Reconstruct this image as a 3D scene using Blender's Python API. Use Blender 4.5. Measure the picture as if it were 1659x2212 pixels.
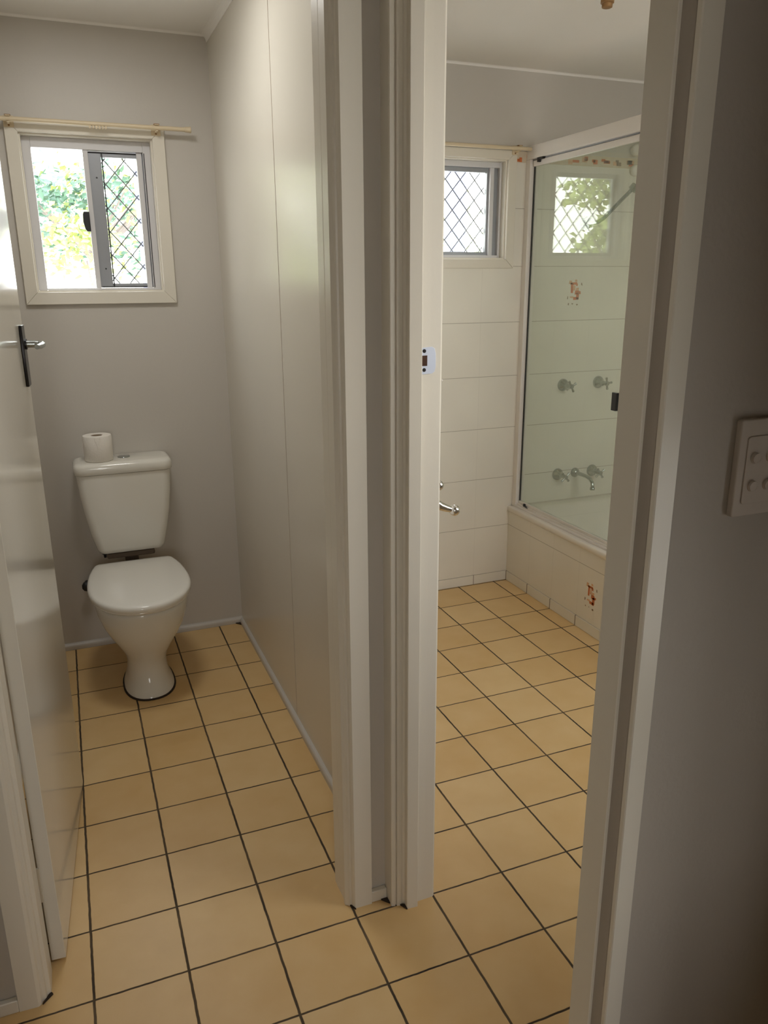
import bpy, bmesh, math, random
from mathutils import Vector, Matrix

random.seed(7)
for _o in list(bpy.data.objects):
    bpy.data.objects.remove(_o)
S = bpy.context.scene
COL = S.collection

# ------------------------------------------------------------------ camera
F_PX, YAW, PITCH, ROLL = 1684.137, 0.381069, 0.288000, -0.005578
EYE = Vector((0.0980469, -1.4725835, 1.5030184))
cyw, syw, cpt, spt = math.cos(YAW), math.sin(YAW), math.cos(PITCH), math.sin(PITCH)
fwd = Vector((syw * cpt, cyw * cpt, -spt))
rgt0 = Vector((cyw, -syw, 0))
up0 = rgt0.cross(fwd)
rgt = rgt0 * math.cos(ROLL) + up0 * math.sin(ROLL)
upv = -rgt0 * math.sin(ROLL) + up0 * math.cos(ROLL)
cam = bpy.data.objects.new('camera', bpy.data.cameras.new('camera'))
COL.objects.link(cam)
cam.matrix_world = Matrix(((rgt.x, upv.x, -fwd.x, EYE.x), (rgt.y, upv.y, -fwd.y, EYE.y), (rgt.z, upv.z, -fwd.z, EYE.z), (0, 0, 0, 1)))
cam.data.sensor_fit = 'HORIZONTAL'
cam.data.sensor_width = 36
cam.data.lens = F_PX / 1659 * 36
cam.data.clip_start = 0.02
cam.data.clip_end = 300
S.camera = cam

# ------------------------------------------------------------------ world, light, exposure
W_STRENGTH = 9.0
EXPOSURE = 0.22
W = bpy.data.worlds.new('world'); S.world = W; W.use_nodes = True
wn = W.node_tree.nodes; wl = W.node_tree.links
bg = wn['Background']
tc = wn.new('ShaderNodeTexCoord'); sep = wn.new('ShaderNodeSeparateXYZ'); rmp = wn.new('ShaderNodeValToRGB')
wl.new(tc.outputs['Generated'], sep.inputs[0]); wl.new(sep.outputs['Z'], rmp.inputs[0]); wl.new(rmp.outputs[0], bg.inputs[0])
rmp.color_ramp.elements[0].position = 0.0; rmp.color_ramp.elements[0].color = (1.0, 0.97, 0.90, 1)
rmp.color_ramp.elements[1].position = 0.8; rmp.color_ramp.elements[1].color = (0.92, 0.95, 1.0, 1)
bg.inputs[1].default_value = W_STRENGTH
S.view_settings.view_transform = 'Standard'
S.view_settings.look = 'None'
S.view_settings.gamma = 1
S.view_settings.use_curve_mapping = False
S.view_settings.exposure = EXPOSURE
try:
    S.cycles.use_denoising = True
    S.cycles.max_bounces = 12
    S.cycles.diffuse_bounces = 8
    S.cycles.transparent_max_bounces = 16
    S.cycles.sample_clamp_indirect = 6.0
    S.cycles.caustics_reflective = False
    S.cycles.caustics_refractive = False
except Exception:
    pass


def portal(name, loc, rot, sx, sy):
    l = bpy.data.lights.new(name, 'AREA'); l.shape = 'RECTANGLE'; l.size = sx; l.size_y = sy
    l.cycles.is_portal = True
    o = bpy.data.objects.new(name, l); COL.objects.link(o); o.location = loc; o.rotation_euler = rot
    return o


R90 = math.pi / 2
portal('daylight_portal_toilet_window', (0.2585, 1.965, 1.745), (-R90, 0, 0), 0.46, 0.55)
portal('daylight_portal_bath_window', (1.816, 1.965, 1.81), (-R90, 0, 0), 0.43, 0.42)
portal('daylight_portal_added_hall_opening', (-0.245, -3.25, 1.35), (R90, 0, 0), 0.37, 1.3)  # for the unseen opening added at the back of the hall
portal('daylight_portal_added_side_opening', (1.26, -1.3, 0.95), (0, R90, 0), 0.5, 0.22)  # for the unseen opening added at the hall's right end
portal('daylight_portal_added_bath_opening', (2.05, -0.80, 1.61), (R90, 0, 0), 1.4, 0.78)  # for the unseen front opening added to brighten the bathroom


# unseen fill light added under the toilet ceiling to brighten the back wall
_l = bpy.data.lights.new('toilet_fill_light', 'AREA'); _l.shape = 'DISK'; _l.size = 0.34; _l.energy = 6.0; _l.color = (1.0, 0.985, 0.95)
_o = bpy.data.objects.new('toilet_fill_light', _l); COL.objects.link(_o); _o.location = (0.26, 0.95, 2.375)


# ------------------------------------------------------------------ materials
def mat_new(name):
    m = bpy.data.materials.new(name); m.use_nodes = True
    return m, m.node_tree.nodes, m.node_tree.links, m.node_tree.nodes['Principled BSDF']


def paint(name, col, rough=0.5, spec=0.5, var=0.04, scale=3.0, bump=0.0, bscale=40, metal=0.0, coat=0.0):
    m, n, l, b = mat_new(name)
    b.inputs['Roughness'].default_value = rough
    b.inputs['Specular IOR Level'].default_value = spec
    b.inputs['Metallic'].default_value = metal
    b.inputs['Coat Weight'].default_value = coat
    b.inputs['Coat Roughness'].default_value = 0.08
    g = n.new('ShaderNodeNewGeometry')
    t = n.new('ShaderNodeTexNoise'); t.inputs['Scale'].default_value = scale; t.inputs['Detail'].default_value = 3
    l.new(g.outputs['Position'], t.inputs['Vector'])
    mx = n.new('ShaderNodeMix'); mx.data_type = 'RGBA'
    mx.inputs[6].default_value = tuple(c * (1 - var) for c in col) + (1,)
    mx.inputs[7].default_value = tuple(min(1, c * (1 + var)) for c in col) + (1,)
    l.new(t.outputs[0], mx.inputs[0]); l.new(mx.outputs[2], b.inputs['Base Color'])
    if bump:
        t2 = n.new('ShaderNodeTexNoise'); t2.inputs['Scale'].default_value = bscale; t2.inputs['Detail'].default_value = 4
        l.new(g.outputs['Position'], t2.inputs['Vector'])
        bp = n.new('ShaderNodeBump'); bp.inputs['Strength'].default_value = bump; bp.inputs['Distance'].default_value = 0.004
        l.new(t2.outputs[0], bp.inputs['Height']); l.new(bp.outputs[0], b.inputs['Normal'])
    return m


def mth(n, l, op, a, b=None, c=None):
    x = n.new('ShaderNodeMath'); x.operation = op
    for i, v in enumerate((a, b, c)):
        if v is None: continue
        if isinstance(v, (int, float)): x.inputs[i].default_value = v
        else: l.new(v, x.inputs[i])
    return x.outputs[0]


def line_mask(n, l, coord, pitch, off, half):
    """1 on the joint lines (coord = off + k*pitch), 0 off them"""
    t = mth(n, l, 'DIVIDE', mth(n, l, 'SUBTRACT', coord, off), pitch)
    f = mth(n, l, 'FRACT', mth(n, l, 'ADD', t, 0.5))
    d = mth(n, l, 'MULTIPLY', mth(n, l, 'ABSOLUTE', mth(n, l, 'SUBTRACT', f, 0.5)), pitch)
    mr = n.new('ShaderNodeMapRange'); mr.interpolation_type = 'SMOOTHSTEP'
    l.new(d, mr.inputs[0]); mr.inputs[1].default_value = half * 0.75; mr.inputs[2].default_value = half * 1.25
    mr.inputs[3].default_value = 1; mr.inputs[4].default_value = 0
    return mr.outputs[0]


def floor_material():
    T = 0.2035
    m, n, l, b = mat_new('tan_floor_tile')
    g = n.new('ShaderNodeNewGeometry'); s = n.new('ShaderNodeSeparateXYZ'); l.new(g.outputs['Position'], s.inputs[0])
    wob = n.new('ShaderNodeTexNoise'); wob.inputs['Scale'].default_value = 30; l.new(g.outputs['Position'], wob.inputs['Vector'])
    wv = mth(n, l, 'MULTIPLY', mth(n, l, 'SUBTRACT', wob.outputs[0], 0.5), 0.003)
    X = mth(n, l, 'ADD', s.outputs[0], wv); Y = mth(n, l, 'ADD', s.outputs[1], wv)
    mx_ = line_mask(n, l, X, T, 0, 0.0029); my_ = line_mask(n, l, Y, T, 0, 0.0024)
    grout = mth(n, l, 'MAXIMUM', mx_, my_)
    # per-tile colour
    cx = mth(n, l, 'FLOOR', mth(n, l, 'DIVIDE', s.outputs[0], T)); cy = mth(n, l, 'FLOOR', mth(n, l, 'DIVIDE', s.outputs[1], T))
    cb = n.new('ShaderNodeCombineXYZ'); l.new(cx, cb.inputs[0]); l.new(cy, cb.inputs[1])
    wnz = n.new('ShaderNodeTexWhiteNoise'); l.new(cb.outputs[0], wnz.inputs['Vector'])
    cl = n.new('ShaderNodeTexNoise'); cl.inputs['Scale'].default_value = 9; cl.inputs['Detail'].default_value = 5
    l.new(g.outputs['Position'], cl.inputs['Vector'])
    k = mth(n, l, 'ADD', mth(n, l, 'MULTIPLY', wnz.outputs[0], 0.35), mth(n, l, 'MULTIPLY', cl.outputs[0], 0.65))
    cr = n.new('ShaderNodeValToRGB'); l.new(k, cr.inputs[0])
    e = cr.color_ramp.elements
    e[0].position = 0.2; e[0].color = (0.60, 0.385, 0.155, 1); e[1].position = 0.8; e[1].color = (0.70, 0.50, 0.25, 1)
    gn = n.new('ShaderNodeTexNoise'); gn.inputs['Scale'].default_value = 5; l.new(g.outputs['Position'], gn.inputs['Vector'])
    gr = n.new('ShaderNodeValToRGB'); l.new(gn.outputs[0], gr.inputs[0])
    gr.color_ramp.elements[0].position = 0.35; gr.color_ramp.elements[0].color = (0.03, 0.02, 0.011, 1)
    gr.color_ramp.elements[1].position = 0.75; gr.color_ramp.elements[1].color = (0.14, 0.095, 0.05, 1)
    mix = n.new('ShaderNodeMix'); mix.data_type = 'RGBA'
    l.new(grout, mix.inputs[0]); l.new(cr.outputs[0], mix.inputs[6]); l.new(gr.outputs[0], mix.inputs[7])
    l.new(mix.outputs[2], b.inputs['Base Color'])
    rr = mth(n, l, 'ADD', mth(n, l, 'MULTIPLY', grout, 0.5), mth(n, l, 'ADD', 0.30, mth(n, l, 'MULTIPLY', cl.outputs[0], 0.16)))
    l.new(rr, b.inputs['Roughness'])
    bp = n.new('ShaderNodeBump'); bp.inputs['Strength'].default_value = 0.6; bp.inputs['Distance'].default_value = 0.002
    l.new(mth(n, l, 'ADD', mth(n, l, 'SUBTRACT', 1.0, grout), mth(n, l, 'MULTIPLY', cl.outputs[0], 0.12)), bp.inputs['Height'])
    l.new(bp.outputs[0], b.inputs['Normal'])
    return m


def wall_tile_material(name, axis, hp=0.2525, hoff=0.0505, voff=0.0, vp=0.2035, vdark=0.10, hdark=0.62, vhalf=0.0011):
    m, n, l, b = mat_new(name)
    g = n.new('ShaderNodeNewGeometry'); s = n.new('ShaderNodeSeparateXYZ'); l.new(g.outputs['Position'], s.inputs[0])
    h = line_mask(n, l, s.outputs[2], hp, hoff, 0.0013)
    v = line_mask(n, l, s.outputs[axis], vp, voff, vhalf)
    mk = mth(n, l, 'MAXIMUM', mth(n, l, 'MULTIPLY', h, hdark), mth(n, l, 'MULTIPLY', v, vdark))
    mix = n.new('ShaderNodeMix'); mix.data_type = 'RGBA'
    t = n.new('ShaderNodeTexNoise'); t.inputs['Scale'].default_value = 4; l.new(g.outputs['Position'], t.inputs['Vector'])
    cr = n.new('ShaderNodeValToRGB'); l.new(t.outputs[0], cr.inputs[0])
    cr.color_ramp.elements[0].position = 0.3; cr.color_ramp.elements[0].color = (0.71, 0.68, 0.61, 1)
    cr.color_ramp.elements[1].position = 0.7; cr.color_ramp.elements[1].color = (0.75, 0.72, 0.645, 1)
    l.new(mk, mix.inputs[0]); l.new(cr.outputs[0], mix.inputs[6]); mix.inputs[7].default_value = (0.22, 0.19, 0.15, 1)
    l.new(mix.outputs[2], b.inputs['Base Color'])
    b.inputs['Roughness'].default_value = 0.22
    bp = n.new('ShaderNodeBump'); bp.inputs['Strength'].default_value = 0.3; bp.inputs['Distance'].default_value = 0.001
    l.new(mth(n, l, 'SUBTRACT', 1.0, mth(n, l, 'MAXIMUM', h, v)), bp.inputs['Height']); l.new(bp.outputs[0], b.inputs['Normal'])
    return m


def glass_material(name, tint, refl=1.0, rough=0.0, haze=0.0, hazecol=(0.6, 0.65, 0.58)):
    m = bpy.data.materials.new(name); m.use_nodes = True
    n, l = m.node_tree.nodes, m.node_tree.links
    n.clear()
    out = n.new('ShaderNodeOutputMaterial'); tr = n.new('ShaderNodeBsdfTransparent'); gl = n.new('ShaderNodeBsdfGlossy')
    mx = n.new('ShaderNodeMixShader'); fr = n.new('ShaderNodeFresnel'); fr.inputs['IOR'].default_value = 1.5
    tr.inputs[0].default_value = tint + (1,); gl.inputs['Roughness'].default_value = rough
    gl.inputs['Color'].default_value = (0.95, 1.0, 0.93, 1)
    k = n.new('ShaderNodeMath'); k.operation = 'MULTIPLY'; k.inputs[1].default_value = refl; k.use_clamp = True
    # the same reflection from both sides of a pane
    g = n.new('ShaderNodeNewGeometry'); io = n.new('ShaderNodeMapRange')
    io.inputs[3].default_value = 1.5; io.inputs[4].default_value = 1 / 1.5
    l.new(g.outputs['Backfacing'], io.inputs[0]); l.new(io.outputs[0], fr.inputs['IOR'])
    l.new(fr.outputs[0], k.inputs[0]); l.new(k.outputs[0], mx.inputs[0])
    last = tr.outputs[0]
    if haze:
        df = n.new('ShaderNodeBsdfDiffuse'); df.inputs[0].default_value = hazecol + (1,)
        m2 = n.new('ShaderNodeMixShader'); m2.inputs[0].default_value = haze
        l.new(tr.outputs[0], m2.inputs[1]); l.new(df.outputs[0], m2.inputs[2]); last = m2.outputs[0]
    l.new(last, mx.inputs[1]); l.new(gl.outputs[0], mx.inputs[2]); l.new(mx.outputs[0], out.inputs[0])
    return m


M = {}
M['trim'] = paint('cream_gloss_trim', (0.69, 0.65, 0.565), 0.32, var=0.03, bump=0.05, bscale=60)
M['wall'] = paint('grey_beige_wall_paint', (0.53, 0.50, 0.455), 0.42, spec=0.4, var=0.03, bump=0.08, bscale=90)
M['partition'] = paint('semi_gloss_partition_paint', (0.64, 0.605, 0.53), 0.25, var=0.03, bump=0.03, bscale=12)
M['door'] = paint('gloss_cream_door_paint', (0.66, 0.63, 0.56), 0.13, var=0.02, bump=0.04, bscale=9)
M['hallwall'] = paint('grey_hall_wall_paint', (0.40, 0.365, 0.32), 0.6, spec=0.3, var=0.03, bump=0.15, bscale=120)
M['ceiling'] = paint('flat_white_ceiling_paint', (0.80, 0.78, 0.745), 0.8, spec=0.2)
M['floor'] = floor_material()
M['tile_back'] = wall_tile_material('white_wall_tile_back', 0, voff=1.714 - 0.2035 * 5)
M['tile_hob'] = wall_tile_material('white_wall_tile_hob', 1, voff=0.0)
M['tile_skirt_back'] = wall_tile_material('white_skirting_tile_back', 0, hoff=5, voff=1.714, vdark=0.95, vhalf=0.0017)
M['tile_skirt_hob'] = wall_tile_material('white_skirting_tile_hob', 1, hoff=5, voff=0.0, vdark=0.95, vhalf=0.003)
M['ceramic'] = paint('white_vitreous_china', (0.73, 0.71, 0.65), 0.12, var=0.01)
M['plastic'] = paint('white_plastic', (0.73, 0.69, 0.63), 0.25, var=0.01)
M['seat'] = paint('white_seat_plastic', (0.77, 0.75, 0.695), 0.16, var=0.01)
M['chrome'] = paint('chrome', (0.80, 0.80, 0.80), 0.08, metal=1.0, var=0.02)
M['dullchrome'] = paint('dull_chrome', (0.42, 0.45, 0.45), 0.22, metal=0.9, var=0.1, scale=20)
M['alu'] = paint('grey_aluminium', (0.30, 0.31, 0.33), 0.4, metal=0.4, var=0.04)
M['aluwhite'] = paint('white_powdercoat', (0.74, 0.70, 0.66), 0.3, var=0.02)
M['alulight'] = paint('pale_aluminium_frame', (0.62, 0.61, 0.62), 0.35, var=0.02)
M['black'] = paint('black_plastic', (0.008, 0.008, 0.01), 0.35, var=0.02)
M['darkmetal'] = paint('dark_metal', (0.03, 0.028, 0.03), 0.3, metal=0.6, var=0.1)
M['mesh'] = paint('grille_wire_grey', (0.28, 0.28, 0.30), 0.5, var=0.05)
M['rod'] = paint('aged_cream_rod', (0.66, 0.55, 0.38), 0.4, var=0.05, scale=8)
M['rust'] = paint('tarnished_brass', (0.30, 0.17, 0.07), 0.5, metal=0.3, var=0.3, scale=60)
M['paper'] = paint('toilet_paper', (0.80, 0.765, 0.71), 0.9, spec=0.1, var=0.02, bump=0.3, bscale=150)
M['gap_shade'] = paint('brown_gap_shade', (0.10, 0.07, 0.045), 0.7)  # dark brown standing in for the shade under the cistern
M['card'] = paint('brown_cardboard', (0.30, 0.22, 0.14), 0.9)
M['orange'] = paint('burnt_orange_motif', (0.60, 0.17, 0.06), 0.25, var=0.25, scale=70)
M['peach'] = paint('faded_peach_motif', (0.66, 0.40, 0.24), 0.25, var=0.25, scale=70)
M['fleck'] = paint('brown_fleck_motif', (0.22, 0.15, 0.09), 0.3, var=0.2, scale=70)
M['border'] = paint('beige_border_tile', (0.60, 0.52, 0.40), 0.25, var=0.15, scale=30)
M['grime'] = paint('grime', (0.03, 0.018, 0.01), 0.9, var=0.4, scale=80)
M['switch'] = paint('grey_white_switch_plastic', (0.54, 0.49, 0.44), 0.7, spec=0.2, var=0.01)
M['bathtub'] = paint('white_enamel', (0.72, 0.68, 0.62), 0.15, var=0.01)
M['post'] = paint('lilac_painted_post', (0.16, 0.17, 0.30), 0.6)
M['ground'] = paint('pale_concrete', (0.62, 0.60, 0.56), 0.9, var=0.15, scale=1.5)
M['bark'] = paint('bark', (0.30, 0.25, 0.24), 0.9, var=0.3, scale=15)
M['leafA'] = paint('leaf_teal_green', (0.12, 0.22, 0.16), 0.5, var=0.4, scale=4)
M['leafB'] = paint('leaf_yellow_green', (0.42, 0.48, 0.18), 0.5, var=0.4, scale=4)
M['glass'] = glass_material('window_glass', (0.93, 0.95, 0.95))
M['shglass'] = glass_material('green_shower_glass', (0.90, 0.93, 0.885), refl=1.1, haze=0.10, hazecol=(0.52, 0.55, 0.50))
M['strike'] = paint('pale_blue_zinc', (0.66, 0.72, 0.86), 0.3, metal=0.2, var=0.03)
M['hole'] = paint('dark_mortise_timber', (0.06, 0.025, 0.012), 0.9, var=0.3, scale=120)


# ------------------------------------------------------------------ mesh helpers
class MB:
    def __init__(s):
        s.v = []; s.f = []

    def add(s, vs, fs):
        k = len(s.v); s.v += [tuple(p) for p in vs]; s.f += [tuple(i + k for i in f) for f in fs]; return s

    def box(s, x0, x1, y0, y1, z0, z1):
        vs = [(x, y, z) for x in (x0, x1) for y in (y0, y1) for z in (z0, z1)]
        return s.add(vs, [(0, 1, 3, 2), (4, 6, 7, 5), (0, 4, 5, 1), (2, 3, 7, 6), (0, 2, 6, 4), (1, 5, 7, 3)])

    def prism(s, poly, z0, z1, axis=2):
        """polygon extruded along an axis. axis 2: poly is (x,y); axis 0: poly (y,z); axis 1: poly (x,z)"""
        n = len(poly)
        def P(p, w):
            return (p[0], p[1], w) if axis == 2 else ((w, p[0], p[1]) if axis == 0 else (p[0], w, p[1]))
        vs = [P(p, z0) for p in poly] + [P(p, z1) for p in poly]
        fs = [tuple(range(n)), tuple(range(2 * n - 1, n - 1, -1))] + [(i, (i + 1) % n, n + (i + 1) % n, n + i) for i in range(n)]
        return s.add(vs, fs)

    def rings(s, rings, cap=True):
        n = len(rings[0]); vs = [p for r in rings for p in r]; fs = []
        for k in range(len(rings) - 1):
            for i in range(n):
                a = k * n + i; b_ = k * n + (i + 1) % n
                fs.append((a, b_, b_ + n, a + n))
        if cap:
            fs.append(tuple(range(n - 1, -1, -1))); fs.append(tuple(range((len(rings) - 1) * n, len(rings) * n)))
        return s.add(vs, fs)

    def tube(s, pts, rad, seg=16, cap=True):
        pts = [Vector(p) for p in pts]
        if not isinstance(rad, (list, tuple)): rad = [rad] * len(pts)
        rs = []; ref = None
        for i, p in enumerate(pts):
            d = (pts[min(i + 1, len(pts) - 1)] - pts[max(i - 1, 0)]).normalized()
            if ref is None:
                ref = Vector((0, 0, 1)) if abs(d.z) < 0.9 else Vector((1, 0, 0))
            u = (ref - d * ref.dot(d)).normalized(); w = d.cross(u); ref = u
            rs.append([p + (u * math.cos(t) + w * math.sin(t)) * rad[i] for t in [2 * math.pi * j / seg for j in range(seg)]])
        return s.rings(rs, cap)

    def lathe(s, c, axis, prof, seg=32):
        """prof: list of (distance along the axis, radius)"""
        c = Vector(c); a = Vector(axis).normalized()
        return s.tube([c + a * h for h, r in prof], [max(r, 1e-5) for h, r in prof], seg) if all(prof[i + 1][0] != prof[i][0] for i in range(len(prof) - 1)) else s._lathe(c, a, prof, seg)

    def _lathe(s, c, a, prof, seg):
        ref = Vector((0, 0, 1)) if abs(a.z) < 0.9 else Vector((1, 0, 0))
        u = (ref - a * ref.dot(a)).normalized(); w = a.cross(u)
        return s.rings([[c + a * h + (u * math.cos(t) + w * math.sin(t)) * max(r, 1e-5) for t in [2 * math.pi * j / seg for j in range(seg)]] for h, r in prof])

    def ball(s, c, r, seg=20, sq=(1, 1, 1)):
        c = Vector(c)
        rs = []
        for k in range(1, 12):
            a = math.pi * k / 12
            rs.append([c + Vector((r * sq[0] * math.sin(a) * math.cos(t), r * sq[1] * math.sin(a) * math.sin(t), -r * sq[2] * math.cos(a))) for t in [2 * math.pi * j / seg for j in range(seg)]])
        return s.rings(rs)

    def build(s, name, mat, parent=None, smooth=None, bevel=0.0, bseg=2, kind=None, subd=0):
        me = bpy.data.meshes.new(name)
        me.from_pydata(s.v, [], s.f)
        bm = bmesh.new(); bm.from_mesh(me)
        bmesh.ops.recalc_face_normals(bm, faces=bm.faces)
        bm.to_mesh(me); bm.free()
        me.materials.append(mat)
        o = bpy.data.objects.new(name, me); COL.objects.link(o)
        if parent is not None: o.parent = parent
        if smooth is not None:
            for p in me.polygons: p.use_smooth = True
            if smooth < 180:
                bm = bmesh.new(); bm.from_mesh(me)
                for e in bm.edges:
                    if len(e.link_faces) == 2 and e.calc_face_angle(0) > math.radians(smooth): e.smooth = False
                bm.to_mesh(me); bm.free()
        if bevel:
            md = o.modifiers.new('bevel', 'BEVEL'); md.width = bevel; md.segments = bseg; md.limit_method = 'ANGLE'; md.angle_limit = math.radians(35)
            for p in me.polygons: p.use_smooth = True
            md.harden_normals = True
        if subd:
            md = o.modifiers.new('sub', 'SUBSURF'); md.levels = subd; md.render_levels = subd
        if kind: o['kind'] = kind
        return o


def empty(name, loc=(0, 0, 0), kind=None):
    o = bpy.data.objects.new(name, None); COL.objects.link(o); o.location = loc
    o.empty_display_size = 0.05
    if kind: o['kind'] = kind
    return o


def thing(name, label, cat, loc=(0, 0, 0), group=None):
    o = empty(name, loc); o['label'] = label; o['category'] = cat
    if group: o['group'] = group
    return o


def tag(o, label, cat, group=None, kind=None):
    o['label'] = label; o['category'] = cat
    if group: o['group'] = group
    if kind: o['kind'] = kind
    return o


class At:
    """shapes given in world coordinates, stored relative to a thing's base"""
    def __init__(s, root): s.r = root; s.off = Vector(root.location)

    def part(s, name, mb, mat, parent=None, **k):
        par = parent or s.r
        mb.v = [tuple(Vector(p) - s.off) for p in mb.v]
        return mb.build(name, mat, par, **k)


ST = 'structure'
BACK = 1.845; CEIL = 2.392
# ------------------------------------------------------------------ the shell
MB().box(-1.2, 3.1, -0.85, 2.0, -0.10, 0.0).box(-1.2, 1.4, -3.4, -0.85, -0.10, 0.0).build('floor', M['floor'], kind=ST)
MB().box(-1.2, 3.1, -0.85, 2.0, CEIL, CEIL + 0.12).box(-1.2, 1.4, -3.4, -0.85, CEIL, CEIL + 0.12).build('ceiling', M['ceiling'], kind=ST)


def wall_with_holes(mb, x0, x1, y0, y1, z0, z1, holes):
    xs = sorted({x0, x1} | {h[0] for h in holes} | {h[1] for h in holes})
    for a, b in zip(xs[:-1], xs[1:]):
        hz = sorted([(h[2], h[3]) for h in holes if h[0] <= a and h[1] >= b])
        z = z0
        for p, q in hz:
            if p > z: mb.box(a, b, y0, y1, z, p)
            z = q
        if z < z1: mb.box(a, b, y0, y1, z, z1)
    return mb


H1 = (0.027, 0.490, 1.469, 2.020)
H2 = (1.585, 2.033, 1.597, 2.020)
wall_with_holes(MB(), -0.4, 3.1, BACK, BACK + 0.13, 0, CEIL, [H1, H2]).build('wall_back', M['wall'], kind=ST)
MB().box(0.72, 0.810, 0.046, BACK, 0, CEIL).build('wall_partition', M['partition'], kind=ST)
MB().box(-0.30, -0.19, -0.86, BACK, 0, CEIL).build('wall_left', M['wall'], kind=ST)
wf = MB().box(-0.19, -0.10, 0.045, 0.137, 0, 2.06).box(0.612, 0.72, 0.045, 0.137, 0, 2.06).box(-0.19, 0.72, 0.045, 0.137, 2.06, CEIL)
wf.build('wall_toilet_front', M['wall'], kind=ST)
MB().box(0.71, 0.80, -0.70, 0.046, 2.07, CEIL).build('wall_bath_doorway', M['wall'], kind=ST)
wall_with_holes(MB().box(0.7036, 0.728, -0.789, -0.745, 0, CEIL), 0.728, 3.1, -0.79, -0.70, 0, CEIL, [(1.35, 2.75, 1.22, 2.0)]).build('wall_right', M['hallwall'], kind=ST)  # the hole is an unseen window opening added to brighten the bathroom
MB().box(2.87, 3.0, -0.70, BACK, 0, CEIL).build('wall_bath_right', M['tile_hob'], kind=ST)
# unseen hall behind the camera; its two openings are added to light the entry
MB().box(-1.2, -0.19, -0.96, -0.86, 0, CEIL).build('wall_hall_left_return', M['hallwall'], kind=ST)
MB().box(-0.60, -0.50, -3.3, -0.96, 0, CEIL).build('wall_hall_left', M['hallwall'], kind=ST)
MB().box(0.42, 0.57, -3.3, -1.62, 0, CEIL).box(0.57, 1.3, -1.72, -1.62, 0, CEIL).build('wall_hall_right', M['hallwall'], kind=ST)  # unseen; set to keep the back opening's light off the corner trim
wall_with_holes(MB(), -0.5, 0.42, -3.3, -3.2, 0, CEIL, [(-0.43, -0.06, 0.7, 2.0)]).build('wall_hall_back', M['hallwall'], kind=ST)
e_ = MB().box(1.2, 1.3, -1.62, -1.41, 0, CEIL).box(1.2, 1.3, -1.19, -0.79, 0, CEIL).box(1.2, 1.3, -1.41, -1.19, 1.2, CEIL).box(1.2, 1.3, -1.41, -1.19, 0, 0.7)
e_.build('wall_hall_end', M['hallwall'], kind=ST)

# cornices (small scotia) of the toilet and the bathroom
def scotia(a, b, inward, name, zb=2.388, w=0.042):
    """a,b: ends on the wall line (x,y); inward: unit vector into the room"""
    a = Vector(a + (0,)); b = Vector(b + (0,)); i = Vector(inward + (0,))
    prof = [(0, zb)] + [(w * .1, zb)] + [(w * .1 + w * .9 * (1 - math.cos(math.pi / 2 * k / 6)), zb + w * math.sin(math.pi / 2 * k / 6)) for k in range(1, 7)] + [(0, zb + w)]
    mb = MB()
    mb.rings([[a + i * p + Vector((0, 0, z)) for p, z in prof], [b + i * p + Vector((0, 0, z)) for p, z in prof]])
    mb.build(name, M['ceiling'], kind=ST)


scotia((-0.19, BACK), (0.72, BACK), (0, -1), 'trim_1', 2.384, 0.008)
scotia((0.72, 0.137), (0.72, BACK), (-1, 0), 'trim_2', 2.366, 0.026)
scotia((0.81, BACK), (2.87, BACK), (0, -1), 'trim_3', 2.382, 0.010)

# quad skirting of the toilet
def quad(a, b, inward, name, r=0.020, mat='trim'):
    a = Vector(a + (0,)); b = Vector(b + (0,)); i = Vector(inward + (0,))
    prof = [(0, 0), (r, 0)] + [(r * math.cos(math.pi / 2 * k / 5), 0.012 + r * math.sin(math.pi / 2 * k / 5)) for k in range(0, 6)]
    MB().rings([[a + i * p + Vector((0, 0, z)) for p, z in prof], [b + i * p + Vector((0, 0, z)) for p, z in prof]]).build(name, M[mat], kind=ST)


quad((-0.19, BACK), (0.72, BACK), (0, -1), 'baseboard_back', 0.015, 'wall')
quad((0.72, 0.14), (0.72, BACK), (-1, 0), 'baseboard_right', 0.013, 'wall')
quad((-0.19, 0.14), (-0.19, BACK), (1, 0), 'baseboard_left', 0.015)
MB().box(0.661, 0.703, 0.030, 0.045, 0, 0.032).build('baseboard_pillar', M['trim'], kind=ST, bevel=0.003)
MB().box(-0.19, -0.150, 0.030, 0.045, 0, 0.032).build('baseboard_hall', M['trim'], kind=ST, bevel=0.003)
# grime in the corners of the skirting
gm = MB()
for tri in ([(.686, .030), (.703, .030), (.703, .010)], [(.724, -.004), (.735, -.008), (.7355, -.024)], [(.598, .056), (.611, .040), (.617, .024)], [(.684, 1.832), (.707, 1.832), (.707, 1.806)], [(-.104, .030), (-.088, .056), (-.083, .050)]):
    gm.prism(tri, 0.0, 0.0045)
gm.build('trim_4', M['grime'], kind=ST)

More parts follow.
